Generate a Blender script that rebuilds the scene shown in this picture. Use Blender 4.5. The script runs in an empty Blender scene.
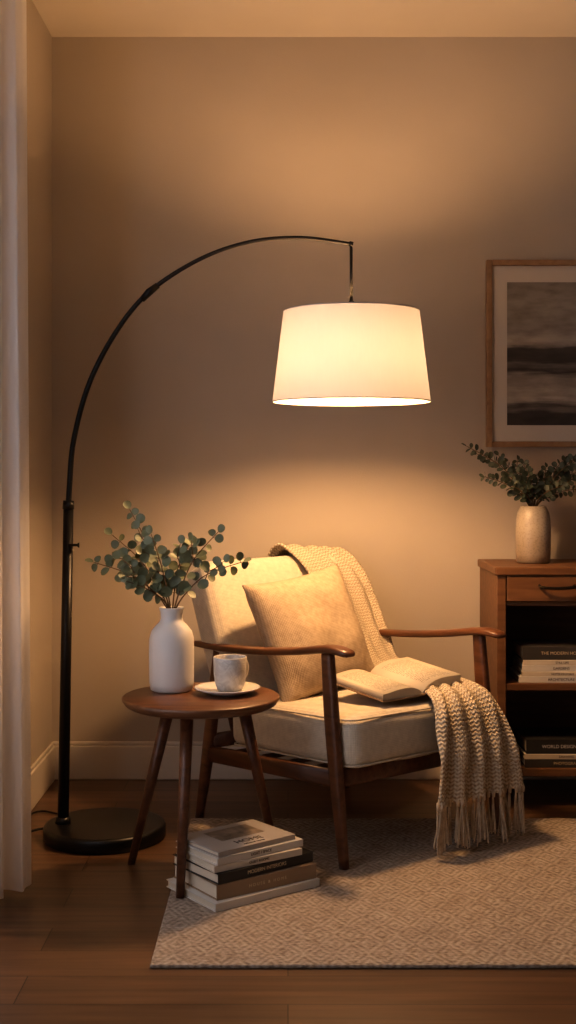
import bpy, bmesh, math, random
from mathutils import Vector, Matrix, noise
random.seed(7)
S = bpy.context.scene
COL = S.collection

# ------------------------------------------------------------------ materials
def nt_new(name):
    m = bpy.data.materials.new(name); m.use_nodes = True
    nt = m.node_tree; nt.nodes.clear()
    out = nt.nodes.new('ShaderNodeOutputMaterial')
    return m, nt, out
def N(nt, t, **kw):
    n = nt.nodes.new(t)
    for k, v in kw.items():
        if k.startswith('i_'):
            n.inputs[k[2:].replace('_', ' ')].default_value = v
        else: setattr(n, k, v)
    return n
def math_n(nt, op, a, b=None, c=None):
    n = nt.nodes.new('ShaderNodeMath'); n.operation = op
    for i, v in enumerate((a, b, c)):
        if v is None: continue
        if isinstance(v, (int, float)): n.inputs[i].default_value = v
        else: nt.links.new(v, n.inputs[i])
    return n.outputs[0]
def ramp(nt, fac, stops):
    r = nt.nodes.new('ShaderNodeValToRGB')
    els = r.color_ramp.elements
    while len(els) > 1: els.remove(els[-1])
    els[0].position = stops[0][0]; els[0].color = (*stops[0][1], 1)
    for p, c in stops[1:]:
        e = els.new(p); e.color = (*c, 1)
    nt.links.new(fac, r.inputs[0])
    return r.outputs[0]
def coords(nt, scale=(1,1,1), which='Object', rot=(0,0,0)):
    tc = nt.nodes.new('ShaderNodeTexCoord'); mp = nt.nodes.new('ShaderNodeMapping')
    mp.inputs['Scale'].default_value = scale; mp.inputs['Rotation'].default_value = rot
    nt.links.new(tc.outputs[which], mp.inputs[0]); return mp.outputs[0]
def M(name, col, rough=.6, var=.15, nscale=8, bump=0.0, bscale=150, stretch=(1,1,1), metallic=0, sheen=0, coat=0, col2=None, spec=.5, trans=0):
    m, nt, out = nt_new(name)
    b = N(nt, 'ShaderNodeBsdfPrincipled')
    co = coords(nt, stretch)
    ns = N(nt, 'ShaderNodeTexNoise'); ns.inputs['Scale'].default_value = nscale; ns.inputs['Detail'].default_value = 5
    nt.links.new(co, ns.inputs['Vector'])
    c2 = col2 if col2 else tuple(min(1, x*(1+var)) for x in col)
    c1 = col if col2 else tuple(x*(1-var) for x in col)
    nt.links.new(ramp(nt, ns.outputs[0], [(.3, c1), (.7, c2)]), b.inputs['Base Color'])
    b.inputs['Roughness'].default_value = rough; b.inputs['Metallic'].default_value = metallic
    b.inputs['Sheen Weight'].default_value = sheen; b.inputs['Coat Weight'].default_value = coat
    b.inputs['Specular IOR Level'].default_value = spec
    if bump:
        n2 = N(nt, 'ShaderNodeTexNoise'); n2.inputs['Scale'].default_value = bscale; n2.inputs['Detail'].default_value = 3
        nt.links.new(co, n2.inputs['Vector'])
        bp = N(nt, 'ShaderNodeBump'); bp.inputs['Strength'].default_value = bump; bp.inputs['Distance'].default_value = .002
        nt.links.new(n2.outputs[0], bp.inputs['Height']); nt.links.new(bp.outputs[0], b.inputs['Normal'])
    nt.links.new(b.outputs[0], out.inputs[0])
    return m
def Wood(name, c1, c2, rough=.4, stretch=(30, 3, 30)):
    m, nt, out = nt_new(name)
    b = N(nt, 'ShaderNodeBsdfPrincipled')
    co = coords(nt, stretch)
    ns = N(nt, 'ShaderNodeTexNoise'); ns.inputs['Scale'].default_value = 1.5; ns.inputs['Detail'].default_value = 8; ns.inputs['Distortion'].default_value = .6
    nt.links.new(co, ns.inputs['Vector'])
    nt.links.new(ramp(nt, ns.outputs[0], [(.3, c1), (.5, tuple((x+y)/2 for x, y in zip(c1, c2))), (.72, c2)]), b.inputs['Base Color'])
    b.inputs['Roughness'].default_value = rough
    bp = N(nt, 'ShaderNodeBump'); bp.inputs['Strength'].default_value = .15; bp.inputs['Distance'].default_value = .001
    nt.links.new(ns.outputs[0], bp.inputs['Height']); nt.links.new(bp.outputs[0], b.inputs['Normal'])
    nt.links.new(b.outputs[0], out.inputs[0]); return m
def Fabric(name, c1, c2, scale=450, bump=.5, sheen=.05):
    m, nt, out = nt_new(name)
    b = N(nt, 'ShaderNodeBsdfPrincipled')
    co = coords(nt)
    w1 = N(nt, 'ShaderNodeTexWave', bands_direction='X'); w2 = N(nt, 'ShaderNodeTexWave', bands_direction='Z')
    for w in (w1, w2):
        w.inputs['Scale'].default_value = scale/6.283; w.inputs['Distortion'].default_value = 1.5; w.inputs['Detail'].default_value = 1
        nt.links.new(co, w.inputs['Vector'])
    s = math_n(nt, 'ADD', w1.outputs['Fac'], w2.outputs['Fac']); s = math_n(nt, 'MULTIPLY', s, .5)
    n1 = N(nt, 'ShaderNodeTexNoise'); n1.inputs['Scale'].default_value = 60; n1.inputs['Detail'].default_value = 6; nt.links.new(co, n1.inputs['Vector'])
    h = math_n(nt, 'MULTIPLY_ADD', n1.outputs[0], .8, math_n(nt, 'MULTIPLY', s, .4))
    nt.links.new(ramp(nt, h, [(.3, c1), (.85, c2)]), b.inputs['Base Color'])
    b.inputs['Roughness'].default_value = .95; b.inputs['Sheen Weight'].default_value = sheen; b.inputs['Specular IOR Level'].default_value = .2
    bp = N(nt, 'ShaderNodeBump'); bp.inputs['Strength'].default_value = bump; bp.inputs['Distance'].default_value = .0015
    nt.links.new(h, bp.inputs['Height']); nt.links.new(bp.outputs[0], b.inputs['Normal'])
    nt.links.new(b.outputs[0], out.inputs[0]); return m

m_wall = M('wall_paint', (.45,.40,.34), .9, .04, 2.5, .25, 220, spec=.2)
m_ceil = M('ceiling_paint', (.60,.55,.48), .9, .03, 3, .1, 200, spec=.2)
m_trim = M('trim_paint', (.62,.57,.50), .45, .03, 6)
m_black = M('black_metal', (.008,.007,.007), .38, .2, 20, metallic=.3)
m_walnut = Wood('walnut', (.070,.027,.012), (.16,.064,.028), .35)
m_table = Wood('table_walnut', (.09,.038,.018), (.18,.080,.036), .35, (3, 30, 30))
m_cab = Wood('cabinet_oak', (.12,.054,.023), (.20,.096,.042), .45, (3, 30, 30))
m_oak = Wood('oak_frame', (.25,.15,.08), (.37,.235,.13), .5, (20, 20, 20))
m_cream = Fabric('cream_upholstery', (.52,.455,.36), (.68,.61,.49), 420, .7)
m_pillow = Fabric('linen_pillow', (.37,.285,.195), (.57,.455,.325), 420, 1.0)
m_white = M('white_ceramic', (.66,.64,.62), .5, .03, 5, .15, 120)
m_gloss = M('glazed_white', (.66,.63,.59), .25, .03, 5)
m_paper = M('paper', (.66,.59,.48), .9, .06, 3, spec=.1)
m_leaf = M('eucalyptus_leaf', (.085,.110,.062), .5, .35, 14, col2=(.21,.235,.14))
m_leaf2 = M('olive_leaf', (.032,.045,.030), .5, .35, 14, col2=(.085,.105,.07))
m_stem = M('stem', (.13,.08,.04), .7, .2, 30)

# ------------------------------------------------------------------ mesh helpers
def empty(name, loc=(0,0,0), rz=0):
    e = bpy.data.objects.new(name, None); e.location = loc; e.rotation_euler = (0,0,rz)
    e.empty_display_size = .05; COL.objects.link(e); return e
def mk(name, verts, faces, mat, parent=None, smooth=True, loc=None, rot=None, uvs=None):
    me = bpy.data.meshes.new(name); me.from_pydata([tuple(v) for v in verts], [], faces); me.update()
    bm = bmesh.new(); bm.from_mesh(me); bmesh.ops.recalc_face_normals(bm, faces=bm.faces); bm.to_mesh(me); bm.free()
    if uvs:
        uvl = me.uv_layers.new(name='UVMap')
        for l in me.loops: uvl.data[l.index].uv = uvs[l.vertex_index]
    for p in me.polygons: p.use_smooth = smooth
    mats = mat if isinstance(mat, (list, tuple)) else [mat]
    for x in mats: me.materials.append(x)
    o = bpy.data.objects.new(name, me); COL.objects.link(o)
    if parent: o.parent = parent
    if loc: o.location = loc
    if rot: o.rotation_euler = rot
    return o
def bevel(o, w=.003, seg=2):
    b = o.modifiers.new('bev', 'BEVEL'); b.width = w; b.segments = seg; b.limit_method = 'ANGLE'; return o
def boxes(name, lst, mat, parent=None, bv=.002, loc=None, rot=None):
    V, F = [], []
    for (x0,y0,z0,x1,y1,z1) in lst:
        k = len(V)
        V += [(x0,y0,z0),(x1,y0,z0),(x1,y1,z0),(x0,y1,z0),(x0,y0,z1),(x1,y0,z1),(x1,y1,z1),(x0,y1,z1)]
        F += [tuple(k+i for i in f) for f in ((0,3,2,1),(4,5,6,7),(0,1,5,4),(1,2,6,5),(2,3,7,6),(3,0,4,7))]
    o = mk(name, V, F, mat, parent, False, loc, rot)
    if bv: bevel(o, bv)
    return o
def catmull(P, n):
    P = [Vector(p) for p in P]; out = []
    for i in range(len(P)-1):
        p0 = P[max(i-1,0)]; p1 = P[i]; p2 = P[i+1]; p3 = P[min(i+2,len(P)-1)]
        for k in range(n):
            t = k/n
            out.append(.5*((2*p1)+(p2-p0)*t+(2*p0-5*p1+4*p2-p3)*t*t+(3*p1-p0-3*p2+p3)*t**3))
    out.append(P[-1]); return out
def tube_geo(V, F, pts, radii, seg=10, side=(1,0,0), sq=2.0):
    pts = [Vector(p) for p in pts]; k0 = len(V); n = len(pts)
    for i, p in enumerate(pts):
        t = (pts[min(i+1,n-1)]-pts[max(i-1,0)]).normalized()
        sd = Vector(side)
        b = sd - t*sd.dot(t)
        if b.length < 1e-4: b = Vector((0,1,.01)) - t*t.y
        b.normalize(); nn = t.cross(b)
        r = radii[min(i,len(radii)-1)] if isinstance(radii, list) else radii
        ra, rb = r if isinstance(r, tuple) else (r, r)
        for j in range(seg):
            a = 2*math.pi*(j+.5)/seg; c, s = math.cos(a), math.sin(a)
            e = 2/sq
            V.append(p + b*ra*math.copysign(abs(c)**e, c) + nn*rb*math.copysign(abs(s)**e, s))
    for i in range(n-1):
        for j in range(seg):
            F.append((k0+i*seg+j, k0+i*seg+(j+1)%seg, k0+(i+1)*seg+(j+1)%seg, k0+(i+1)*seg+j))
    F.append(tuple(k0+j for j in range(seg))[::-1]); F.append(tuple(k0+(n-1)*seg+j for j in range(seg)))
def tube(name, pts, radii, mat, parent=None, seg=12, side=(1,0,0), sq=2.0, sm=0):
    if sm:
        if isinstance(radii, list):
            rr = [Vector(r if isinstance(r, tuple) else (r, r)).to_3d() for r in radii]
            radii = [(v.x, v.y) for v in catmull(rr, sm)]
        pts = catmull(pts, sm)
    V, F = [], []; tube_geo(V, F, pts, radii, seg, side, sq)
    return mk(name, V, F, mat, parent, True)
def lathe(name, prof, mat, parent=None, seg=48, loc=None, close=False):
    V, F = [], []
    for r, z in prof:
        for j in range(seg):
            a = 2*math.pi*j/seg; V.append((r*math.cos(a), r*math.sin(a), z))
    n = len(prof)
    for i in range(n-1 if not close else n):
        i2 = (i+1) % n
        for j in range(seg):
            F.append((i*seg+j, i*seg+(j+1)%seg, i2*seg+(j+1)%seg, i2*seg+j))
    if not close:
        if prof[0][0] > 0 : F.append(tuple(range(seg))[::-1])
        if prof[-1][0] > 0: F.append(tuple((n-1)*seg+j for j in range(seg)))
    o = mk(name, V, F, mat, parent, True, loc)
    return o
def cushion(name, w, d, h, r, mat, parent, loc, rot, puff=.012, n=18, pillow=False, seed=0):
    bm = bmesh.new(); bmesh.ops.create_cube(bm, size=2)
    bmesh.ops.subdivide_edges(bm, edges=bm.edges[:], cuts=n, use_grid_fill=True)
    for v in bm.verts:
        c = [math.copysign(1-(1-min(1,abs(t)))**1.7, t) for t in v.co]
        if pillow:
            x, y, z = v.co.x, v.co.y, v.co.z   # y = thickness
            ex = 1-abs(x)**2.6; ez = 1-abs(z)**2.6
            th = (max(ex,0)*max(ez,0))**.5
            kx = 1-.07*(1-z*z); kz = 1-.07*(1-x*x)
            px = x*w/2*kx; pz = z*h/2*kz
            wr = noise.noise(Vector((px*9+seed, pz*9, y)))*.014*th + .007*math.sin(abs(x)*14+abs(z)*9)*th*(abs(x)*abs(z))
            v.co = Vector((px, y*(d/2*th+.003) + wr*(-1 if y < 0 else 1), pz))
        else:
            p = Vector((c[0]*w/2, c[1]*d/2, c[2]*h/2))
            q = Vector([max(-(s/2-r), min(s/2-r, t)) for s, t in zip((w,d,h), p)])
            dd = p-q
            if dd.length > 1e-6: p = q + dd.normalized()*r
            x, y, z = c
            fx, fy, fz = 1-x*x, 1-y*y, 1-z*z
            p.z += math.copysign(puff*fx*fy, z)*abs(z); p.x += x*puff*.6*fy*fz; p.y += y*puff*.6*fx*fz
            p += Vector((0,0,1))*noise.noise(p*7+Vector((seed,0,0)))*.006
            v.co = p
    me = bpy.data.meshes.new(name); bm.to_mesh(me); bm.free()
    for p in me.polygons: p.use_smooth = True
    me.materials.append(mat)
    o = bpy.data.objects.new(name, me); COL.objects.link(o); o.parent = parent; o.location = loc; o.rotation_euler = rot
    return o
def text(name, body, size, mat, parent, loc, rot, ext=.0004):
    c = bpy.data.curves.new(name, 'FONT'); c.body = body; c.size = size; c.extrude = ext; c.align_x = 'CENTER'; c.align_y = 'CENTER'
    c.materials.append(mat)
    o = bpy.data.objects.new(name, c); COL.objects.link(o); o.parent = parent; o.location = loc; o.rotation_euler = rot
    return o
def piping(name, w, d, z, r, mat, parent, loc, rot, off=0.0):
    """seam cord running round a cushion in its local xy (z const)"""
    pts = []
    for cx, cy, a0 in ((w/2-r, d/2-r, 0), (-w/2+r, d/2-r, 90), (-w/2+r, -d/2+r, 180), (w/2-r, -d/2+r, 270)):
        for k in range(7):
            a = math.radians(a0+15*k); pts.append(Vector((cx+(r+off)*math.cos(a), cy+(r+off)*math.sin(a), z)))
    pts.append(pts[0].copy())
    V, F = [], []; tube_geo(V, F, pts, .0028, 8, (0,0,1))
    return mk(name, V, F, mat, parent, True, loc, rot)

# ------------------------------------------------------------------ room
LX, RX, BY, FY, CZ = -.825, 2.3, 4.36, -1.8, 2.594
m, nt, out = nt_new('wood_floor')
b = N(nt, 'ShaderNodeBsdfPrincipled')
co = coords(nt)
br = N(nt, 'ShaderNodeTexBrick'); br.offset = .37; br.offset_frequency = 2
br.inputs['Scale'].default_value = 1; br.inputs['Mortar Size'].default_value = .0015; br.inputs['Mortar Smooth'].default_value = .3
br.inputs['Brick Width'].default_value = 1.5; br.inputs['Row Height'].default_value = .14; br.inputs['Bias'].default_value = 0
br.inputs['Color1'].default_value = (0,0,0,1); br.inputs['Color2'].default_value = (1,1,1,1); br.inputs['Mortar'].default_value = (.5,.5,.5,1)
nt.links.new(co, br.inputs['Vector'])
g = N(nt, 'ShaderNodeTexNoise'); g.inputs['Scale'].default_value = 1; g.inputs['Detail'].default_value = 9; g.inputs['Distortion'].default_value = .5
nt.links.new(coords(nt, (2.2, 38, 10)), g.inputs['Vector'])
f = math_n(nt, 'MULTIPLY_ADD', br.outputs['Color'], .28, math_n(nt, 'MULTIPLY', g.outputs[0], .75))
c = ramp(nt, f, [(.25, (.062,.034,.017)), (.5, (.120,.066,.033)), (.75, (.18,.102,.053))])
mx = N(nt, 'ShaderNodeMix', data_type='RGBA'); nt.links.new(br.outputs['Fac'], mx.inputs[0]); nt.links.new(c, mx.inputs[6]); mx.inputs[7].default_value = (.02,.010,.005,1)
nt.links.new(mx.outputs[2], b.inputs['Base Color']); b.inputs['Roughness'].default_value = .33
bp = N(nt, 'ShaderNodeBump'); bp.inputs['Strength'].default_value = .2; bp.inputs['Distance'].default_value = .002
nt.links.new(math_n(nt, 'SUBTRACT', g.outputs[0], br.outputs['Fac']), bp.inputs['Height']); nt.links.new(bp.outputs[0], b.inputs['Normal'])
nt.links.new(b.outputs[0], out.inputs[0]); m_floor = m

boxes('floor', [(LX-.1, FY-.1, -.1, RX+.1, BY+.1, 0)], m_floor, bv=0)
boxes('ceiling', [(LX-.1, FY-.1, CZ, RX+.1, BY+.1, CZ+.1)], m_ceil, bv=0)
boxes('wall_back', [(LX-.1, BY, 0, RX+.1, BY+.1, CZ)], m_wall, bv=0)
boxes('wall_right', [(RX, FY, 0, RX+.1, BY, CZ)], m_wall, bv=0)
boxes('wall_front', [(LX-.1, FY-.1, 0, RX+.1, FY, CZ)], m_wall, bv=0)
W0, W1, WZ0, WZ1 = 1.2, 3.05, .15, 2.35
boxes('wall_left', [(LX-.1, FY, 0, LX, W0, CZ), (LX-.1, W1, 0, LX, BY, CZ), (LX-.1, W0, 0, LX, W1, WZ0), (LX-.1, W0, WZ1, LX, W1, CZ)], m_wall, bv=0)
def baseboard(name, lst): return boxes(name, lst, m_trim, bv=.004)
baseboard('baseboard_back', [(LX, BY-.014, 0, RX, BY, .118), (LX, BY-.009, .118, RX, BY, .132)])
baseboard('baseboard_left', [(LX, FY, 0, LX+.014, W0, .13), (LX, W0, 0, LX+.014, BY-.014, .118), (LX, W1, .118, LX+.009, BY-.014, .132)])
baseboard('baseboard_right', [(RX-.014, FY, 0, RX, BY-.014, .13)])
win = empty('window_1')
fr = [(LX-.08, W0, WZ0, LX-.03, W0+.05, WZ1), (LX-.08, W1-.05, WZ0, LX-.03, W1, WZ1), (LX-.08, W0, WZ0, LX-.03, W1, WZ0+.05), (LX-.08, W0, WZ1-.05, LX-.03, W1, WZ1), (LX-.07, (W0+W1)/2-.02, WZ0, LX-.04, (W0+W1)/2+.02, WZ1)]
boxes('window_frame', fr, m_trim, win)

# sheer curtain
m, nt, out = nt_new('sheer_curtain')
d = N(nt, 'ShaderNodeBsdfDiffuse'); d.inputs[0].default_value = (.88,.87,.86,1)
t = N(nt, 'ShaderNodeBsdfTranslucent'); t.inputs[0].default_value = (.92,.91,.92,1)
tp = N(nt, 'ShaderNodeBsdfTransparent')
wv = N(nt, 'ShaderNodeTexNoise'); wv.inputs['Scale'].default_value = 300; nt.links.new(coords(nt, (1,1,.3)), wv.inputs['Vector'])
bp = N(nt, 'ShaderNodeBump'); bp.inputs['Strength'].default_value = .2; bp.inputs['Distance'].default_value = .001; nt.links.new(wv.outputs[0], bp.inputs['Height']); nt.links.new(bp.outputs[0], d.inputs['Normal'])
a = N(nt, 'ShaderNodeMixShader'); a.inputs[0].default_value = .5; nt.links.new(d.outputs[0], a.inputs[1]); nt.links.new(t.outputs[0], a.inputs[2])
a2 = N(nt, 'ShaderNodeMixShader'); a2.inputs[0].default_value = .03; nt.links.new(a.outputs[0], a2.inputs[1]); nt.links.new(tp.outputs[0], a2.inputs[2])
nt.links.new(a2.outputs[0], out.inputs[0]); m_sheer = m
cur = empty('sheer_curtain', (-.72, 0, 0))
path = catmull([(-.75,1.0,0),(-.75,1.8,0),(-.75,2.6,0),(-.75,2.98,0),(-.735,3.10,0),(-.70,3.165,0),(-.650,3.20,0)], 60)
arcl = [0]
for i in range(1, len(path)): arcl.append(arcl[-1]+(path[i]-path[i-1]).length)
V, F = [], []
nz = 24; ny = len(path)-1
for k in range(nz+1):
    z = .012 + (2.46-.012)*k/nz; zz = k/nz
    for i, p in enumerate(path):
        t_ = (path[min(i+1,ny)]-path[max(i-1,0)]).normalized(); nr_ = Vector((-t_.y, t_.x, 0)); s = arcl[i]
        amp = (.022*math.sin(s*82+.6*math.sin(s*9)) + .006*math.sin(s*160+z*.5))*(1-.3*zz)
        q = p + nr_*amp
        pull = -.022*zz*max(0,(s-1.9))/.5
        V.append((q.x+.72+pull, q.y, z))
for k in range(nz):
    for i in range(ny):
        q = k*(ny+1)+i; F.append((q, q+1, q+ny+2, q+ny+1))
mk('curtain_cloth', V, F, m_sheer, cur)
tube('curtain_rod', [(-.03, .9, 2.48), (-.03, 3.3, 2.48)], .012, m_black, cur)
boxes('rod_bracket', [(-.105, 3.24, 2.47, -.03, 3.255, 2.49), (-.105, .98, 2.47, -.03, .995, 2.49)], m_black, cur)

# ------------------------------------------------------------------ rug
m, nt, out = nt_new('woven_rug')
b = N(nt, 'ShaderNodeBsdfPrincipled')
tc = N(nt, 'ShaderNodeTexCoord'); sx = N(nt, 'ShaderNodeSeparateXYZ'); nt.links.new(tc.outputs['Object'], sx.inputs[0])
ax = math_n(nt, 'PINGPONG', math_n(nt, 'DIVIDE', sx.outputs[0], .072), .5)
ay = math_n(nt, 'PINGPONG', math_n(nt, 'DIVIDE', sx.outputs[1], .115), .5)
dd = math_n(nt, 'ADD', ax, ay)
w = math_n(nt, 'SINE', math_n(nt, 'MULTIPLY', dd, 6.283*4.0))
nn = N(nt, 'ShaderNodeTexNoise'); nn.inputs['Scale'].default_value = 170; nn.inputs['Detail'].default_value = 4; nt.links.new(coords(nt, (.5,1,1)), nn.inputs['Vector'])
n3 = N(nt, 'ShaderNodeTexNoise'); n3.inputs['Scale'].default_value = 14; n3.inputs['Detail'].default_value = 5; nt.links.new(tc.outputs['Object'], n3.inputs['Vector'])
wm = math_n(nt, 'MULTIPLY', w, math_n(nt, 'MULTIPLY', n3.outputs[0], .19))
h = math_n(nt, 'ADD', wm, math_n(nt, 'MULTIPLY', nn.outputs[0], 1.0))
h2 = math_n(nt, 'ADD', h, math_n(nt, 'MULTIPLY', math_n(nt, 'SUBTRACT', n3.outputs[0], .5), .3))
nt.links.new(ramp(nt, h2, [(.25, (.20,.16,.125)), (.5, (.35,.295,.24)), (.75, (.47,.41,.34))]), b.inputs['Base Color'])
b.inputs['Roughness'].default_value = .95; b.inputs['Specular IOR Level'].default_value = .15
bp = N(nt, 'ShaderNodeBump'); bp.inputs['Strength'].default_value = .9; bp.inputs['Distance'].default_value = .005
nt.links.new(h, bp.inputs['Height']); nt.links.new(bp.outputs[0], b.inputs['Normal'])
nt.links.new(b.outputs[0], out.inputs[0]); m_rug = m
RT = .009
rug = boxes('area_rug', [(-.299, 2.70, 0.0, 1.75, 3.84, RT)], m_rug, bv=.003)

# ------------------------------------------------------------------ floor lamp
lamp = empty('floor_lamp', (-.539, 3.67, 0))
LXo, LYo = -.539, 3.67
def L(x, y, z): return (x-LXo, y-LYo, z)
lathe('lamp_base', [(.17,0),(.178,.003),(.179,.032),(.175,.040),(.166,.042)], m_black, lamp, 72)
tube('pole', [L(-.662,3.67,.038), L(-.646,3.67,.975)], [.0165, .0150], m_black, lamp, 20)
tube('pole_collar', [L(-.6463,3.67,.965), L(-.6455,3.67,.99)], [.0175, .0165], m_black, lamp, 20)
tube('pole_foot', [L(-.6622,3.67,.039), L(-.6618,3.67,.06)], [.024, .02], m_black, lamp, 20)
arc = [L(-.646,3.67,.97), L(-.643,3.669,1.03), L(-.630,3.667,1.168), L(-.583,3.66,1.335), L(-.503,3.652,1.485), L(-.406,3.645,1.600), L(-.259,3.632,1.693), L(-.112,3.62,1.742), L(.035,3.61,1.753), L(.182,3.6,1.733)]
tube('arc_arm', arc, [.0085,.0085,.0082,.008,.0075,.007,.006,.0055,.005,.0048], m_black, lamp, 12, (0,1,0), 2, 8)
tube('arc_joint', [L(-.428,3.646,1.577), L(-.406,3.645,1.600), L(-.38,3.643,1.620)], [.009,.0115,.009], m_black, lamp, 14)
tube('tension_knob', [L(-.648,3.66,.86), L(-.618,3.655,.86), L(-.612,3.655,.86)], [.004,.004,.009], m_black, lamp, 12, (0,0,1))
tube('arm_tip', [L(.176,3.6,1.734), L(.188,3.6,1.731)], .0075, m_black, lamp, 10, (0,1,0))
tube('drop_rod', [L(.182,3.6,1.735), L(.183,3.6,1.56)], .0045, m_black, lamp, 10)
SC = (.183, 3.6)
lathe('socket_cap', [(.004,1.583),(.006,1.568),(.02,1.555),(.02,1.542),(.006,1.538),(.006,1.50),(.02,1.495),(.02,1.45),(.0,1.448)], m_black, lamp, 24, L(*SC, 0))
m, nt, out = nt_new('lamp_shade_fabric')
d = N(nt, 'ShaderNodeBsdfDiffuse'); d.inputs[0].default_value = (.62,.60,.56,1)
t = N(nt, 'ShaderNodeBsdfTranslucent')
wv = N(nt, 'ShaderNodeTexNoise'); wv.inputs['Scale'].default_value = 3; wv.inputs['Detail'].default_value = 6; nt.links.new(coords(nt, (60,60,6)), wv.inputs['Vector'])
nt.links.new(ramp(nt, wv.outputs[0], [(.3,(.104,.104,.122)), (.7,(.127,.127,.148))]), t.inputs[0])
a = N(nt, 'ShaderNodeMixShader'); a.inputs[0].default_value = .36; nt.links.new(d.outputs[0], a.inputs[1]); nt.links.new(t.outputs[0], a.inputs[2])
nt.links.new(a.outputs[0], out.inputs[0]); m_shade = m
R1, R2, Z1, Z2 = .228, .196, 1.276, 1.538
lathe('lamp_shade', [(R1, Z1), (R2, Z2)], m_shade, lamp, 96, L(*SC, 0))
sh = bpy.data.objects['lamp_shade']
bm = bmesh.new(); bm.from_mesh(sh.data); bmesh.ops.delete(bm, geom=[f for f in bm.faces if len(f.verts) > 4], context='FACES_ONLY'); bm.to_mesh(sh.data); bm.free()
for nm, r, z in (('shade_ring_low', R1, Z1+.001), ('shade_ring_top', R2, Z2-.001)):
    lathe(nm, [(r-.002, z-.0015), (r+.0008, z-.0015), (r+.0007, z+.0015), (r-.0022, z+.0015)], m_shade, lamp, 96, L(*SC, 0), close=True)
V, F = [], []
for k in range(3):
    a = k*2*math.pi/3+.5
    tube_geo(V, F, [(.006*math.cos(a), .006*math.sin(a), Z2+.003), (R2*math.cos(a), R2*math.sin(a), Z2-.002)], .002, 6, (0,0,1))
mk('shade_spider', V, F, m_black, lamp, loc=L(*SC, 0))
ld = bpy.data.lights.new('bulb', 'POINT'); ld.energy = 46; ld.color = (1, .56, .25); ld.shadow_soft_size = .05
lo = bpy.data.objects.new('bulb', ld); COL.objects.link(lo); lo.parent = lamp; lo.location = L(SC[0], SC[1], 1.385)

cab = tube('lamp_power_cable', [(-.70,3.72,.006),(-.735,3.74,.005),(-.77,3.70,.005),(-.80,3.60,.005),(-.79,3.45,.005)], .0035, m_black, None, 8, (0,0,1), 2, 8)
tube('power_cord', [(-.66,3.87,.005),(-.72,3.90,.005),(-.77,3.93,.005),(-.80,3.9,.006),(-.797,3.80,.005)], .003, m_black, None, 8, (0,0,1), 2, 8)

# ------------------------------------------------------------------ side table
TX, TY, TZ = -.230, 3.30, .484
tab = empty('side_table', (TX, TY, 0))
lathe('table_top', [(0,TZ-.026),(.190,TZ-.026),(.200,TZ-.020),(.208,TZ-.008),(.208,TZ-.003),(.204,TZ),(0,TZ)], m_table, tab, 80)
feet = [(-.200,.12,0.0), (-.040,-.18,RT+.0005), (.198,.14,RT+.0005)]
tops = [(-.085,.055), (-.03,-.08), (.105,.06)]
for i, (f, tp_) in enumerate(zip(feet, tops)):
    tube(f'leg_{i+1}', [(*f,), tuple(f[k]*.5+(tp_[k] if k < 2 else 0)*.5 for k in range(2))+((TZ-.02)*.5,), (*tp_, TZ-.02)], [.0105,.0145,.0175], m_walnut, tab, 16)
boxes('table_apron', [(-.11,-.012,TZ-.048,.12,.012,TZ-.024), (-.04,-.10,TZ-.048,-.016,.08,TZ-.024)], m_walnut, tab)

vz = TZ
va = lathe('white_vase', [(.0,0),(.050,0),(.057,.004),(.060,.02),(.061,.10),(.060,.140),(.055,.160),(.042,.176),(.032,.186),(.029,.196),(.030,.212),(.034,.222),(.033,.225),(.027,.222),(.025,.20),(.027,.185),(.05,.16),(.05,.02),(0,.012)], m_white, None, 56, (-.315, 3.375, vz))
m, nt, out = nt_new('marbled_glaze')
b = N(nt, 'ShaderNodeBsdfPrincipled')
n1 = N(nt, 'ShaderNodeTexNoise'); n1.inputs['Scale'].default_value = 22; n1.inputs['Detail'].default_value = 6; n1.inputs['Distortion'].default_value = 2.0
nt.links.new(coords(nt), n1.inputs['Vector'])
nt.links.new(ramp(nt, n1.outputs[0], [(.36,(.64,.61,.56)), (.5,(.50,.46,.42)), (.55,(.64,.60,.55)), (.7,(.56,.51,.47))]), b.inputs['Base Color'])
b.inputs['Roughness'].default_value = .45; nt.links.new(b.outputs[0], out.inputs[0]); m_marble = m
lathe('saucer', [(0,0),(.045,0),(.05,.003),(.083,.013),(.088,.017),(.087,.019),(.08,.017),(.05,.007),(0,.006)], m_gloss, None, 56, (-.162, 3.325, TZ))
cup = empty('coffee_cup', (-.155, 3.33, TZ+.008), math.radians(50))
lathe('cup_body', [(0,0),(.028,0),(.034,.004),(.040,.02),(.0435,.045),(.0445,.088),(.0435,.090),(.0415,.088),(.040,.045),(.034,.012),(0,.008)], m_marble, cup, 48)
lathe('coffee', [(0,.072),(.0405,.072)], M('coffee', (.05,.02,.008), .15), cup, 40)
tube('cup_handle', [(.042,0,.070),(.060,0,.072),(.068,0,.052),(.058,0,.030),(.040,0,.026)], (.0045,.006), m_marble, cup, 10, (0,1,0), 2, 6)

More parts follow.
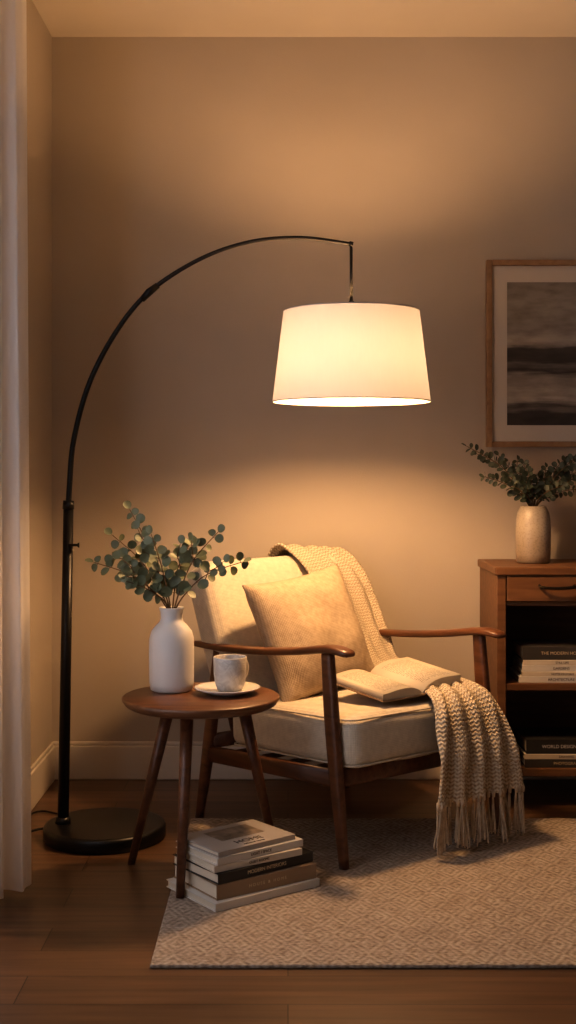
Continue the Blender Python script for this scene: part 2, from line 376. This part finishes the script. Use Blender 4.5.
# ------------------------------------------------------------------ foliage
def foliage(name, origin, tips, mleaf, leaf_r, aspect, step, seed, lift=.5, pair=True):
    rnd = random.Random(seed)
    par = empty(name, origin)
    V, F, LV, LF = [], [], [], []
    def leaf(p, d, r):
        d = d.normalized(); up = Vector((rnd.uniform(-.7,.7), -1+rnd.uniform(-.6,.8), rnd.uniform(.0,.9))).normalized()
        sd = d.cross(up)
        if sd.length < .1: sd = d.cross(Vector((0,0,1)))
        sd.normalize(); nrm = sd.cross(d).normalized()
        k = len(LV); L_ = r*aspect; n = 12
        base = p + d*r*.35
        LV.append(base + d*L_ - nrm*r*.10)
        for j in range(n):
            a = 2*math.pi*j/n; cx = math.cos(a); sy = math.sin(a)
            wv_ = sy*r*(1-.12*cx)
            LV.append(base + d*(L_ - cx*L_) + sd*wv_ + nrm*(abs(sy)*r*.22 - (1-cx)*r*.05))
        for j in range(n): LF.append((k, k+1+j, k+1+(j+1) % n))
        tube_geo(V, F, [p, base], .0008, 4, (0.3,.1,1))
    def branch(p0, p1, r0, r1, s0):
        mid = (p0+p1)/2 + Vector((0,0,(p1-p0).length*.12)) + Vector((rnd.uniform(-.01,.01), rnd.uniform(-.02,.02), 0))
        pts = catmull([p0, p0*.7+mid*.3+Vector((0,0,.01)), mid, p1], 6)
        rad = [r0+(r1-r0)*i/(len(pts)-1) for i in range(len(pts))]
        tube_geo(V, F, pts, rad, 6, (0,1,0.1))
        tot = sum((pts[i+1]-pts[i]).length for i in range(len(pts)-1)); s = 0; nxt = s0; side = 1
        for i in range(len(pts)-1):
            seg = (pts[i+1]-pts[i]); l = seg.length
            while nxt <= s+l:
                p = pts[i]+seg*((nxt-s)/l); t = seg.normalized()
                ang = rnd.uniform(0, 6.28)
                for sg in ((1,-1) if pair else (side,)):
                    perp = t.cross(Vector((math.cos(ang)*.5, 1, math.sin(ang)*.5))).normalized()*sg
                    d = perp + t*rnd.uniform(.2,.8) + Vector((0, rnd.uniform(-.6,.6), 0))
                    leaf(p, d, leaf_r*(1-.35*nxt/tot)*rnd.uniform(.75,1.15))
                side = -side; nxt += step*rnd.uniform(.8,1.2)
            s += l
        leaf(pts[-1], (pts[-1]-pts[-3]), leaf_r*.7)
    for tip in tips:
        p1 = Vector(tip); p0 = Vector((rnd.uniform(-.01,.01), rnd.uniform(-.01,.01), -.12))
        neck = Vector((tip[0]*.06, tip[1]*.06, .0))
        tube_geo(V, F, [p0, neck], .0022, 6, (0,1,0))
        branch(neck, p1, .0022, .0011, p1.length*.22)
        if p1.length > .12:
            q0 = neck.lerp(p1, .45)+Vector((0,0,p1.length*.1)); q1 = q0 + Vector((p1.x*.3+rnd.uniform(-.05,.05), rnd.uniform(-.05,.03), rnd.uniform(.02,.08)))
            branch(q0, q1, .0014, .0009, .02)
    mk(name.split('_')[0]+'_stems', V, F, m_stem, par); mk(name.split('_')[0]+'_leaves', LV, LF, mleaf, par)
foliage('eucalyptus_sprigs', (-.315,3.375,TZ+.222),
  [(-.115,.02,.265),(-.205,-.02,.125),(-.165,.04,.195),(-.05,-.04,.20),(.045,.05,.17),(.125,-.02,.205),(.19,.0,.125),(-.12,-.06,.08)],
  m_leaf, .0178, .95, .033, 3)

# ------------------------------------------------------------------ books
def book(name, w, d, h, cov, parent, loc, rz, spine_text=None, tmat=None, tsize=.012, page=None):
    e = empty(name, loc, rz); e.parent = parent
    t = .0025
    boxes('cover', [(-w/2,-d/2,0,w/2,d/2,t), (-w/2,-d/2,h-t,w/2,d/2,h), (-w/2,-d/2-.001,0,w/2,-d/2+t,h)], cov, e, .001)
    boxes('pages', [(-w/2+.004,-d/2+t,t,w/2-.004,d/2-.004,h-t)], page or m_paper, e, .0005)
    if spine_text: text('spine_title', spine_text, tsize, tmat, e, (0,-d/2-.0014,h/2), (math.pi/2,0,0))
    return e
c_cream = M('cover_cream', (.58,.52,.43), .6, .06); c_white = M('cover_white', (.60,.57,.52), .5, .05)
c_tan = M('cover_tan', (.30,.21,.13), .7, .1); c_blk = M('cover_black', (.022,.021,.021), .5, .2)
c_grey = M('cover_grey', (.36,.33,.30), .5, .1); c_ink = M('ink', (.06,.05,.04), .7, .1); c_gold = M('foil', (.6,.48,.3), .5, .1)
c_char = M('cover_charcoal', (.05,.045,.042), .5, .2)
st = empty('book_stack', (-.116, 3.205, RT), math.radians(36.5))
z = 0.0005
for i, (w, d, h, cv, dx, dy, rz, tx, tm, ts) in enumerate([
    (.320,.230,.020,c_white, 0,0,0, None,None,.01),
    (.300,.215,.038,c_tan, .008,.004,-.03, 'H O U S E   &   H O M E',c_gold,.011),
    (.298,.205,.026,c_blk, .004,.006,.03, 'MODERN INTERIORS',c_gold,.013),
    (.262,.19,.017,c_cream, -.012,.0,-.04, 'QUIET ROOMS',c_ink,.009),
    (.268,.188,.018,c_white, -.008,.004,.02, 'LIGHT / SPACE',c_ink,.010),
    (.245,.178,.013,c_grey, -.016,.006,.05, None,c_ink,.009)]):
    e = book(f'book_{i+1}', w, d, h, cv, st, (dx, dy, z), rz, tx, tm, ts); z += h+.0004
    if i == 5:
        boxes('cover_print', [(-.06,-.02,h,.075,.062,h+.0006)], M('cover_photo', (.05,.04,.03), .4, .5, 30, col2=(.30,.24,.18)), e, 0)
        text('cover_title', 'HOME', .03, c_ink, e, (.0,-.052,h+.0004), (0,0,0))
        text('cover_author', 'collected rooms', .010, c_ink, e, (.0,-.075,h+.0004), (0,0,0))

# ------------------------------------------------------------------ armchair
ch = empty('armchair', (.151, 3.345, 0), math.radians(39))
CW = .605
for u, nm in ((0,'near'), (CW,'far')):
    tube(f'front_leg_{nm}', [(u,0,RT+.0005), (u,.028,.22), (u,.05,.40), (u,.068,.585)], [(.011,.014),(.014,.021),(.0145,.024),(.013,.020)], m_walnut, ch, 16, (1,0,0), 3.2, 5)
    tube(f'back_leg_{nm}', [(u,.678,.0), (u,.638,.18), (u,.605,.35), (u,.575,.530)], [(.011,.012),(.014,.020),(.0145,.022),(.013,.018)], m_walnut, ch, 16, (1,0,0), 3.2, 5)
    tube(f'armrest_{nm}', [(u,-.022,.580),(u,-.012,.589),(u,.06,.593),(u,.20,.572),(u,.36,.554),(u,.54,.543),(u,.67,.541),(u,.71,.540)], [(.012,.006),(.024,.010),(.029,.012),(.028,.0115),(.024,.011),(.021,.011),(.018,.010),(.008,.006)], m_walnut, ch, 18, (1,0,0), 2.8, 6)
    tube(f'side_rail_{nm}', [(u,.035,.246), (u,.62,.210)], [(.011,.024)], m_walnut, ch, 12, (1,0,0), 5)
tube('front_rail', [(0,.034,.244), (CW,.034,.244)], [(.012,.024)], m_walnut, ch, 12, (0,1,0), 5)
tube('back_rail', [(0,.61,.25), (CW,.61,.25)], [(.012,.022)], m_walnut, ch, 12, (0,1,0), 5)
th = math.radians(23.7)
for k, u in enumerate((.09, .50)):
    tube(f'back_upright_{k+1}', [(u,.60,.24), (u,.765,.66)], [(.014,.009)], m_walnut, ch, 12, (1,0,0), 4)
tube('back_top_rail', [(.05,.757,.645), (.54,.757,.645)], [(.009,.02)], m_walnut, ch, 12, (0,1,0), 4)
boxes('seat_slats', [(0.0,.09+.1*i,.226,CW,.12+.1*i,.236) for i in range(5)], m_walnut, ch)
sl, sr = (.2975,.268,.328), (math.radians(-3.0),0,0)
cushion('seat_cushion', .560, .56, .145, .034, m_cream, ch, sl, sr, .012, seed=2)
for zz, nm in ((.062,'top'), (-.062,'bottom')):
    piping(f'seat_piping_{nm}', .548, .548, zz, .03, m_cream, ch, sl, sr, .0035)
bl, brr = (.280,.615,.562), (-th,0,0)
cushion('back_cushion', .570, .125, .47, .034, m_cream, ch, bl, brr, .012, seed=5)
pl = cushion('scatter_pillow', .395, .135, .385, .04, m_pillow, ch, (.240,.420,.580), (0,0,0), pillow=True, n=26, seed=3)
pl.rotation_euler = (Matrix.Rotation(-math.radians(22), 3, 'X') @ Matrix.Rotation(-math.radians(7), 3, 'Y')).to_euler()

# knitted throw ---------------------------------------------------
m, nt, out = nt_new('knitted_throw')
b = N(nt, 'ShaderNodeBsdfPrincipled')
uv = N(nt, 'ShaderNodeTexCoord'); sx = N(nt, 'ShaderNodeSeparateXYZ'); nt.links.new(uv.outputs['UV'], sx.inputs[0])
zig = math_n(nt, 'PINGPONG', math_n(nt, 'DIVIDE', sx.outputs[0], .016), .5)
rw = math_n(nt, 'SINE', math_n(nt, 'MULTIPLY', math_n(nt, 'ADD', math_n(nt, 'DIVIDE', sx.outputs[1], .011), zig), 6.283))
cl = math_n(nt, 'SINE', math_n(nt, 'MULTIPLY', math_n(nt, 'DIVIDE', sx.outputs[0], .016), 6.283*2))
hh = math_n(nt, 'MULTIPLY_ADD', rw, .3, math_n(nt, 'MULTIPLY_ADD', cl, .12, .5))
nn = N(nt, 'ShaderNodeTexNoise'); nn.inputs['Scale'].default_value = 250; nt.links.new(uv.outputs['Object'], nn.inputs['Vector'])
hh = math_n(nt, 'MULTIPLY_ADD', nn.outputs[0], .25, math_n(nt, 'SUBTRACT', hh, .12))
nt.links.new(ramp(nt, hh, [(.1,(.37,.29,.20)), (.5,(.58,.49,.37)), (.9,(.69,.61,.49))]), b.inputs['Base Color'])
b.inputs['Roughness'].default_value = .95; b.inputs['Sheen Weight'].default_value = .05; b.inputs['Specular IOR Level'].default_value = .1
bp = N(nt, 'ShaderNodeBump'); bp.inputs['Strength'].default_value = .9; bp.inputs['Distance'].default_value = .004
nt.links.new(hh, bp.inputs['Height']); nt.links.new(bp.outputs[0], b.inputs['Normal'])
nt.links.new(b.outputs[0], out.inputs[0]); m_knit = m
stn = [ # (uL, sL, zL,  uR, sR, zR)
 (.345,.775,.69, .575,.770,.69), (.345,.775,.73, .58,.770,.73), (.34,.755,.79, .59,.752,.775), (.34,.695,.812, .61,.695,.785),
 (.36,.625,.76, .628,.62,.715), (.395,.57,.655, .632,.56,.62), (.41,.50,.54, .615,.485,.525), (.41,.42,.445, .590,.41,.46),
 (.40,.28,.437, .580,.28,.44), (.37,.13,.436, .560,.14,.438), (.325,.01,.435, .535,.01,.435), (.29,-.045,.405, .54,-.045,.40),
 (.27,-.065,.31, .555,-.075,.31), (.255,-.07,.22, .57,-.085,.225), (.245,-.075,.155, .575,-.09,.16)]
Lp = catmull([s_[:3] for s_ in stn], 8); Rp = catmull([s_[3:] for s_ in stn], 8)
nr, nc = len(Lp), 72
grid = []; uvs = []; acc = 0
for i in range(nr):
    if i: acc += ((Lp[i]+Rp[i])/2-(Lp[i-1]+Rp[i-1])/2).length
    t = ((Lp[min(i+1,nr-1)]+Rp[min(i+1,nr-1)])-(Lp[max(i-1,0)]+Rp[max(i-1,0)])).normalized()
    wd = (Rp[i]-Lp[i]).normalized(); nrm = wd.cross(t).normalized()
    row = []
    f = i/(nr-1)
    hang = max(0, min(1,(f-.76)*7))
    bk = min(1, .3+max(0, f-.12)*8)
    for j in range(nc+1):
        a = j/nc
        p = Lp[i].lerp(Rp[i], a)
        amp = .012 + .004*math.sin(f*9) + .018*hang
        ph = a*6.283*4.2 + 1.2*math.sin(f*7) + noise.noise(Vector((a*3, f*6, 0)))*2.2
        dsp = (amp*(.5+.5*math.sin(ph)) + .006*(.5+.5*noise.noise(Vector((a*8, f*20, 5)))) + .006)*bk
        row.append((p, nrm, dsp)); uvs.append((a*.42, acc))
    grid.append(row)
mid = grid[int(nr*.62)][nc//2][1]
sg = 1 if mid.z > 0 else -1
V = [p+n_*dsp*sg for row in grid for (p, n_, dsp) in row]
F = [(i*(nc+1)+j, i*(nc+1)+j+1, (i+1)*(nc+1)+j+1, (i+1)*(nc+1)+j) for i in range(nr-1) for j in range(nc)]
thr = empty('knitted_throw_blanket', ch.location, math.radians(39))
tb = mk('blanket', V, F, m_knit, thr, True, uvs=uvs)
so = tb.modifiers.new('s', 'SOLIDIFY'); so.thickness = .008; so.offset = 0
FV, FF = [], []
last = V[(nr-1)*(nc+1):]
rnd = random.Random(5)
nT = 30
for k in range(nT):
    p = last[int(k*nc/(nT-1))]
    ln = min(p.z-RT-.008, rnd.uniform(.115,.145)); dx = rnd.uniform(-.012,.012); dy = rnd.uniform(-.02,.01)
    tube_geo(FV, FF, [p+Vector((0,0,.012)), p+Vector((0,-.002,0)), p+Vector((0,-.002,-.012))], [.004,.006,.0045], 8)
    for q in range(5):
        ox, oy = rnd.uniform(-.004,.004), rnd.uniform(-.004,.004)
        ex, ey = dx+rnd.uniform(-.008,.008), dy+rnd.uniform(-.008,.008)
        l2 = ln*rnd.uniform(.88,1)
        tube_geo(FV, FF, catmull([p+Vector((ox*.3,oy*.3,-.008)), p+Vector((ox+ex*.3,oy+ey*.3,-l2*.4)), p+Vector((ox+ex*.6,oy+ey*.8,-l2*.75)), p+Vector((ox+ex,oy+ey,-l2))], 3), .0021, 6)
m_yarn = M('yarn', (.52,.43,.32), .95, .2, 60, spec=.1)
mk('fringe', FV, FF, m_yarn, thr)

# open book -------------------------------------------------------
ob = empty('open_book', (.314, 3.655, .449), math.radians(39))
def page_side(sgn, name, thick, hump, lift):
    V, F = [], []
    n = 20; D = .112; Wd = .156
    for i in range(n+1):
        t = i/n
        x = sgn*Wd*t
        zt = thick*(1-math.exp(-t*9)) + hump*math.sin(min(1,t*1.05)*math.pi)*(1-t*.4) + lift*t*t + .002
        zb = .0035 + lift*t*t*.9
        for y in (-D, D): V.append((x, y, zt+.004))
        for y in (-D, D): V.append((x, y, zb))
    for i in range(n):
        a = i*4; c_ = a+4
        F += [(a,a+1,c_+1,c_), (a+2,c_+2,c_+3,a+3), (a,c_,c_+2,a+2), (a+1,a+3,c_+3,c_+1)]
    F += [(0,2,3,1), (n*4,n*4+1,n*4+3,n*4+2)]
    o = mk(name, V, F, m_page, ob, True)
    for v in o.data.polygons: v.use_smooth = abs(v.normal.y) < .5
    return o
m, nt, out = nt_new('printed_page')
b = N(nt, 'ShaderNodeBsdfPrincipled'); tc = N(nt, 'ShaderNodeTexCoord'); sx = N(nt, 'ShaderNodeSeparateXYZ'); nt.links.new(tc.outputs['Object'], sx.inputs[0])
ln = math_n(nt, 'GREATER_THAN', math_n(nt, 'SINE', math_n(nt, 'MULTIPLY', sx.outputs[1], 6.283/.0075)), .25)
inx = math_n(nt, 'MULTIPLY', math_n(nt, 'GREATER_THAN', math_n(nt, 'ABSOLUTE', sx.outputs[0]), .024), math_n(nt, 'LESS_THAN', math_n(nt, 'ABSOLUTE', sx.outputs[0]), .135))
iny = math_n(nt, 'LESS_THAN', math_n(nt, 'ABSOLUTE', sx.outputs[1]), .09)
nz_ = N(nt, 'ShaderNodeTexNoise'); nz_.inputs['Scale'].default_value = 200; nt.links.new(tc.outputs['Object'], nz_.inputs['Vector'])
ge = N(nt, 'ShaderNodeNewGeometry'); sn = N(nt, 'ShaderNodeSeparateXYZ'); nt.links.new(ge.outputs['Normal'], sn.inputs[0])
msk = math_n(nt, 'MULTIPLY', math_n(nt, 'MULTIPLY', ln, math_n(nt, 'MULTIPLY', inx, iny)), math_n(nt, 'MULTIPLY', math_n(nt, 'GREATER_THAN', nz_.outputs[0], .46), math_n(nt, 'GREATER_THAN', sn.outputs[2], .6)))
mx = N(nt, 'ShaderNodeMix', data_type='RGBA'); nt.links.new(math_n(nt, 'MULTIPLY', msk, .6), mx.inputs[0]); mx.inputs[6].default_value = (.60,.53,.42,1); mx.inputs[7].default_value = (.12,.09,.06,1)
nt.links.new(mx.outputs[2], b.inputs['Base Color']); b.inputs['Roughness'].default_value = .85; nt.links.new(b.outputs[0], out.inputs[0]); m_page = m
page_side(-1, 'pages_left', .014, .012, .006); page_side(1, 'pages_right', .018, .014, .014)
V, F = [], []
n = 24
for i in range(n+1):
    x = -.161+.322*i/n; t = abs(x)/.156; lf = (.014 if x > 0 else .006)*t*t*.9
    for y in (-.117, .117): V += [(x,y,lf), (x,y,lf+.0033)]
for i in range(n):
    a = i*4; c_ = a+4
    F += [(a,c_,c_+2,a+2), (a+1,a+3,c_+3,c_+1), (a,a+1,c_+1,c_), (a+2,c_+2,c_+3,a+3)]
F += [(0,2,3,1), (n*4,n*4+1,n*4+3,n*4+2)]
mk('book_cover', V, F, c_tan, ob, False)
ob.rotation_euler = (math.radians(6.5), math.radians(-2.5), math.radians(39))

# ------------------------------------------------------------------ framed art
A0, A1, B0, B1 = .690, 1.62, 1.160, 1.810
art = empty('framed_wall_art', ((A0+A1)/2, BY, (B0+B1)/2))
w2, h2 = (A1-A0)/2, (B1-B0)/2; fw = .019
boxes('frame', [(-w2,-.032,-h2,-w2+fw,-.002,h2), (w2-fw,-.032,-h2,w2,-.002,h2), (-w2+fw,-.032,h2-fw,w2-fw,-.002,h2), (-w2+fw,-.032,-h2,w2-fw,-.002,-h2+fw)], m_oak, art, .002)
m_mat = M('mat_board', (.60,.55,.49), .8, .02)
boxes('mat_board', [(-w2+fw,-.016,-h2+fw,w2-fw,-.003,h2-fw)], m_mat, art, 0)
m, nt, out = nt_new('abstract_print')
b = N(nt, 'ShaderNodeBsdfPrincipled'); tc = N(nt, 'ShaderNodeTexCoord'); sx = N(nt, 'ShaderNodeSeparateXYZ'); nt.links.new(tc.outputs['Object'], sx.inputs[0])
n1 = N(nt, 'ShaderNodeTexNoise'); n1.inputs['Scale'].default_value = 3; n1.inputs['Detail'].default_value = 8; nt.links.new(coords(nt, (1.5,1,3)), n1.inputs['Vector'])
n2 = N(nt, 'ShaderNodeTexNoise'); n2.inputs['Scale'].default_value = 8; n2.inputs['Detail'].default_value = 9; nt.links.new(coords(nt, (1,1,14)), n2.inputs['Vector'])
v = math_n(nt, 'ADD', math_n(nt, 'DIVIDE', sx.outputs[2], .507), .5)
v = math_n(nt, 'ADD', v, math_n(nt, 'MULTIPLY', math_n(nt, 'SUBTRACT', n1.outputs[0], .5), .10))
v = math_n(nt, 'ADD', v, math_n(nt, 'MULTIPLY', math_n(nt, 'SUBTRACT', n2.outputs[0], .5), .06))
dk = (.06,.052,.048); md = (.19,.165,.145); lt = (.46,.41,.36); gy = (.31,.28,.25)
base = ramp(nt, v, [(0,dk),(.09,dk),(.12,md),(.15,(.10,.085,.075)),(.17,gy),(.19,lt),(.28,(.36,.32,.28)),(.34,gy),(.36,md),(.38,dk),(.42,md),(.45,dk),(.53,(.08,.07,.062)),(.55,gy),(.58,lt),(.66,gy),(.82,(.34,.31,.275)),(1,(.25,.225,.20))])
n4 = N(nt, 'ShaderNodeTexNoise'); n4.inputs['Scale'].default_value = 14; n4.inputs['Detail'].default_value = 10; nt.links.new(coords(nt, (1,1,3)), n4.inputs['Vector'])
mx = N(nt, 'ShaderNodeMix', data_type='RGBA', blend_type='MULTIPLY'); mx.inputs[0].default_value = .8; nt.links.new(base, mx.inputs[6]); nt.links.new(ramp(nt, n4.outputs[0], [(.3,(.6,.6,.6)),(.6,(1,1,1))]), mx.inputs[7])
nt.links.new(mx.outputs[2], b.inputs['Base Color'])
b.inputs['Roughness'].default_value = .7; nt.links.new(b.outputs[0], out.inputs[0])
pw = w2-.073; ph_ = h2-.076
boxes('print', [(-pw,-.0175,-ph_,pw,-.0165,ph_)], m, art, 0)

# ------------------------------------------------------------------ cabinet
CX0, CX1, CY0, CY1, CZT = .668, 1.75, 3.98, 4.343, .770
cb = empty('wooden_sideboard', (0,0,0))
boxes('cabinet_top', [(CX0-.008, CY0-.008, CZT-.026, CX1+.008, CY1, CZT)], m_cab, cb, .004)
boxes('side_panels', [(CX0,CY0,.09,CX0+.028,CY1,CZT-.026), (CX1-.028,CY0,.09,CX1,CY1,CZT-.026)], m_cab, cb, .002)
boxes('shelves', [(CX0+.028,CY0+.004,.375,CX1-.028,CY1-.01,.397), (CX0+.028,CY0+.004,.100,CX1-.028,CY1-.01,.125), (CX0+.028,CY0+.012,.645,CX1-.028,CY1-.01,.659)], m_cab, cb, .002)
boxes('back_panel', [(CX0+.028,CY1-.01,.1,CX1-.028,CY1,CZT-.026)], m_cab, cb, 0)
boxes('center_divider', [((CX0+CX1)/2-.011,CY0+.01,.125,(CX0+CX1)/2+.011,CY1-.01,.645)], m_cab, cb, .001)
xm = (CX0+CX1)/2
boxes('drawer_fronts', [(CX0+.031,CY0-.002,.661,xm-.002,CY0+.016,CZT-.029), (xm+.002,CY0-.002,.661,CX1-.031,CY0+.016,CZT-.029)], m_cab, cb, .002)
m_brass = M('aged_brass', (.05,.04,.03), .4, .2, 20, metallic=.9)
for k, hx in enumerate((.858, 1.46)):
    tube(f'drawer_handle_{k+1}', [(hx-.055,CY0,.711),(hx-.05,CY0-.018,.707),(hx,CY0-.024,.704),(hx+.05,CY0-.018,.707),(hx+.055,CY0,.711)], .0048, m_brass, cb, 10, (0,0,1), 2, 6)
boxes('cabinet_legs', [(x,y,0,x+.03,y+.03,.10) for x in (CX0, CX1-.03) for y in (CY0+.002, CY1-.032)], m_cab, cb, .003)
def shelf_stack(name, loc, rows, rz0=0):
    s_ = empty(name, loc, rz0); zz = .0005
    for i, (w, d, h, cv, dx, tx, tm, ts) in enumerate(rows):
        book(f'book_{i+1}', w, d, h, cv, s_, (w/2+dx, 0, zz), random.uniform(-.02,.02), tx, tm, ts); zz += h+.0005
shelf_stack('shelf_books', (.752, 4.10, .397), [
  (.27,.2,.020,c_white,-.01,'ARCHITECTURE',c_ink,.012), (.26,.2,.014,c_cream,.0,'NOTES ON FORM',c_ink,.009), (.25,.19,.020,c_white,.0,'GARDENS',c_ink,.012),
  (.25,.19,.016,c_cream,.005,'STILL LIFE',c_ink,.010), (.26,.18,.042,c_char,.0,'THE MODERN HOUSE',c_gold,.014)])
shelf_stack('shelf_books', (.760, 4.10, .125), [
  (.28,.2,.026,c_char,.0,'PHOTOGRAPHY',c_gold,.013), (.27,.2,.016,c_cream,.0,'DRAWING',c_ink,.010), (.26,.19,.046,c_blk,.005,'WORLD DESIGN ATLAS',c_white,.015)])

m, nt, out = nt_new('stoneware')
b = N(nt, 'ShaderNodeBsdfPrincipled'); tc = N(nt, 'ShaderNodeTexCoord'); sx = N(nt, 'ShaderNodeSeparateXYZ'); nt.links.new(tc.outputs['Object'], sx.inputs[0])
n1 = N(nt, 'ShaderNodeTexNoise'); n1.inputs['Scale'].default_value = 160; n1.inputs['Detail'].default_value = 4; nt.links.new(tc.outputs['Object'], n1.inputs['Vector'])
g1 = ramp(nt, sx.outputs[2], [(.0,(.24,.19,.145)), (.06,(.29,.24,.185)), (.12,(.42,.36,.29)), (.19,(.38,.33,.27))])
g2 = ramp(nt, n1.outputs[0], [(.38,(.6,.58,.55)), (.48,(1,1,1))])
mx = N(nt, 'ShaderNodeMix', data_type='RGBA', blend_type='MULTIPLY'); mx.inputs[0].default_value = .5; nt.links.new(g1, mx.inputs[6]); nt.links.new(g2, mx.inputs[7])
nt.links.new(mx.outputs[2], b.inputs['Base Color']); b.inputs['Roughness'].default_value = .4; nt.links.new(b.outputs[0], out.inputs[0])
lathe('stoneware_vase', [(0,0),(.050,0),(.055,.004),(.058,.03),(.0585,.09),(.057,.140),(.052,.170),(.043,.186),(.040,.190),(.037,.188),(.040,.178),(.050,.15),(.052,.02),(0,.01)], m, None, 56, (.819, 4.165, CZT))
foliage('olive_branches', (.819,4.165,CZT+.188),
  [(-.225,-.03,.20),(-.17,-.05,.10),(-.11,.03,.17),(-.04,-.04,.14),(.05,.04,.13),(.13,-.03,.16),(.17,.0,.06),(.20,.03,.13),(-.08,-.06,.07),(.08,-.07,.07),(.02,.0,.10),(-.03,-.06,.06)],
  m_leaf2, .0105, 1.35, .017, 11)

# ------------------------------------------------------------------ light / world / camera
al = bpy.data.lights.new('window_dusk_light', 'AREA'); al.shape = 'RECTANGLE'; al.size = 1.7; al.size_y = 2.1; al.energy = 42; al.color = (.90,.91,1.0)
ao = bpy.data.objects.new('window_dusk_light', al); COL.objects.link(ao); ao.location = (LX-.35, 2.15, 1.3); ao.rotation_euler = (0, -math.pi/2, 0)
cl = empty('fill_light', (.7, -.3, CZ))  # added warm fill light and its disc, unseen behind the camera
lathe('fill_light_disc', [(.0,-.0),(.17,-.0),(.17,-.03),(.0,-.03)], m_white, cl, 48)
fl = bpy.data.lights.new('fill_light_area', 'AREA'); fl.shape = 'DISK'; fl.size = .32; fl.energy = 2.0; fl.color = (1,.62,.35)
fo = bpy.data.objects.new('fill_light_area', fl); COL.objects.link(fo); fo.parent = cl; fo.location = (0,0,-.034)

w = bpy.data.worlds.new('dusk'); S.world = w; w.use_nodes = True
w.node_tree.nodes['Background'].inputs[0].default_value = (.35,.45,.65,1); w.node_tree.nodes['Background'].inputs[1].default_value = .4

cam = bpy.data.cameras.new('camera'); co_ = bpy.data.objects.new('camera', cam); COL.objects.link(co_)
co_.location = (0,0,1.08); co_.rotation_euler = (math.pi/2,0,0)
cam.sensor_width = 36; cam.lens = 1247/1024*36; cam.shift_y = -42/1024; cam.clip_start = .05
S.camera = co_
S.view_settings.view_transform = 'Standard'
try: S.view_settings.look = 'Medium High Contrast'
except Exception as e_: print('look', e_)
S.view_settings.exposure = 0
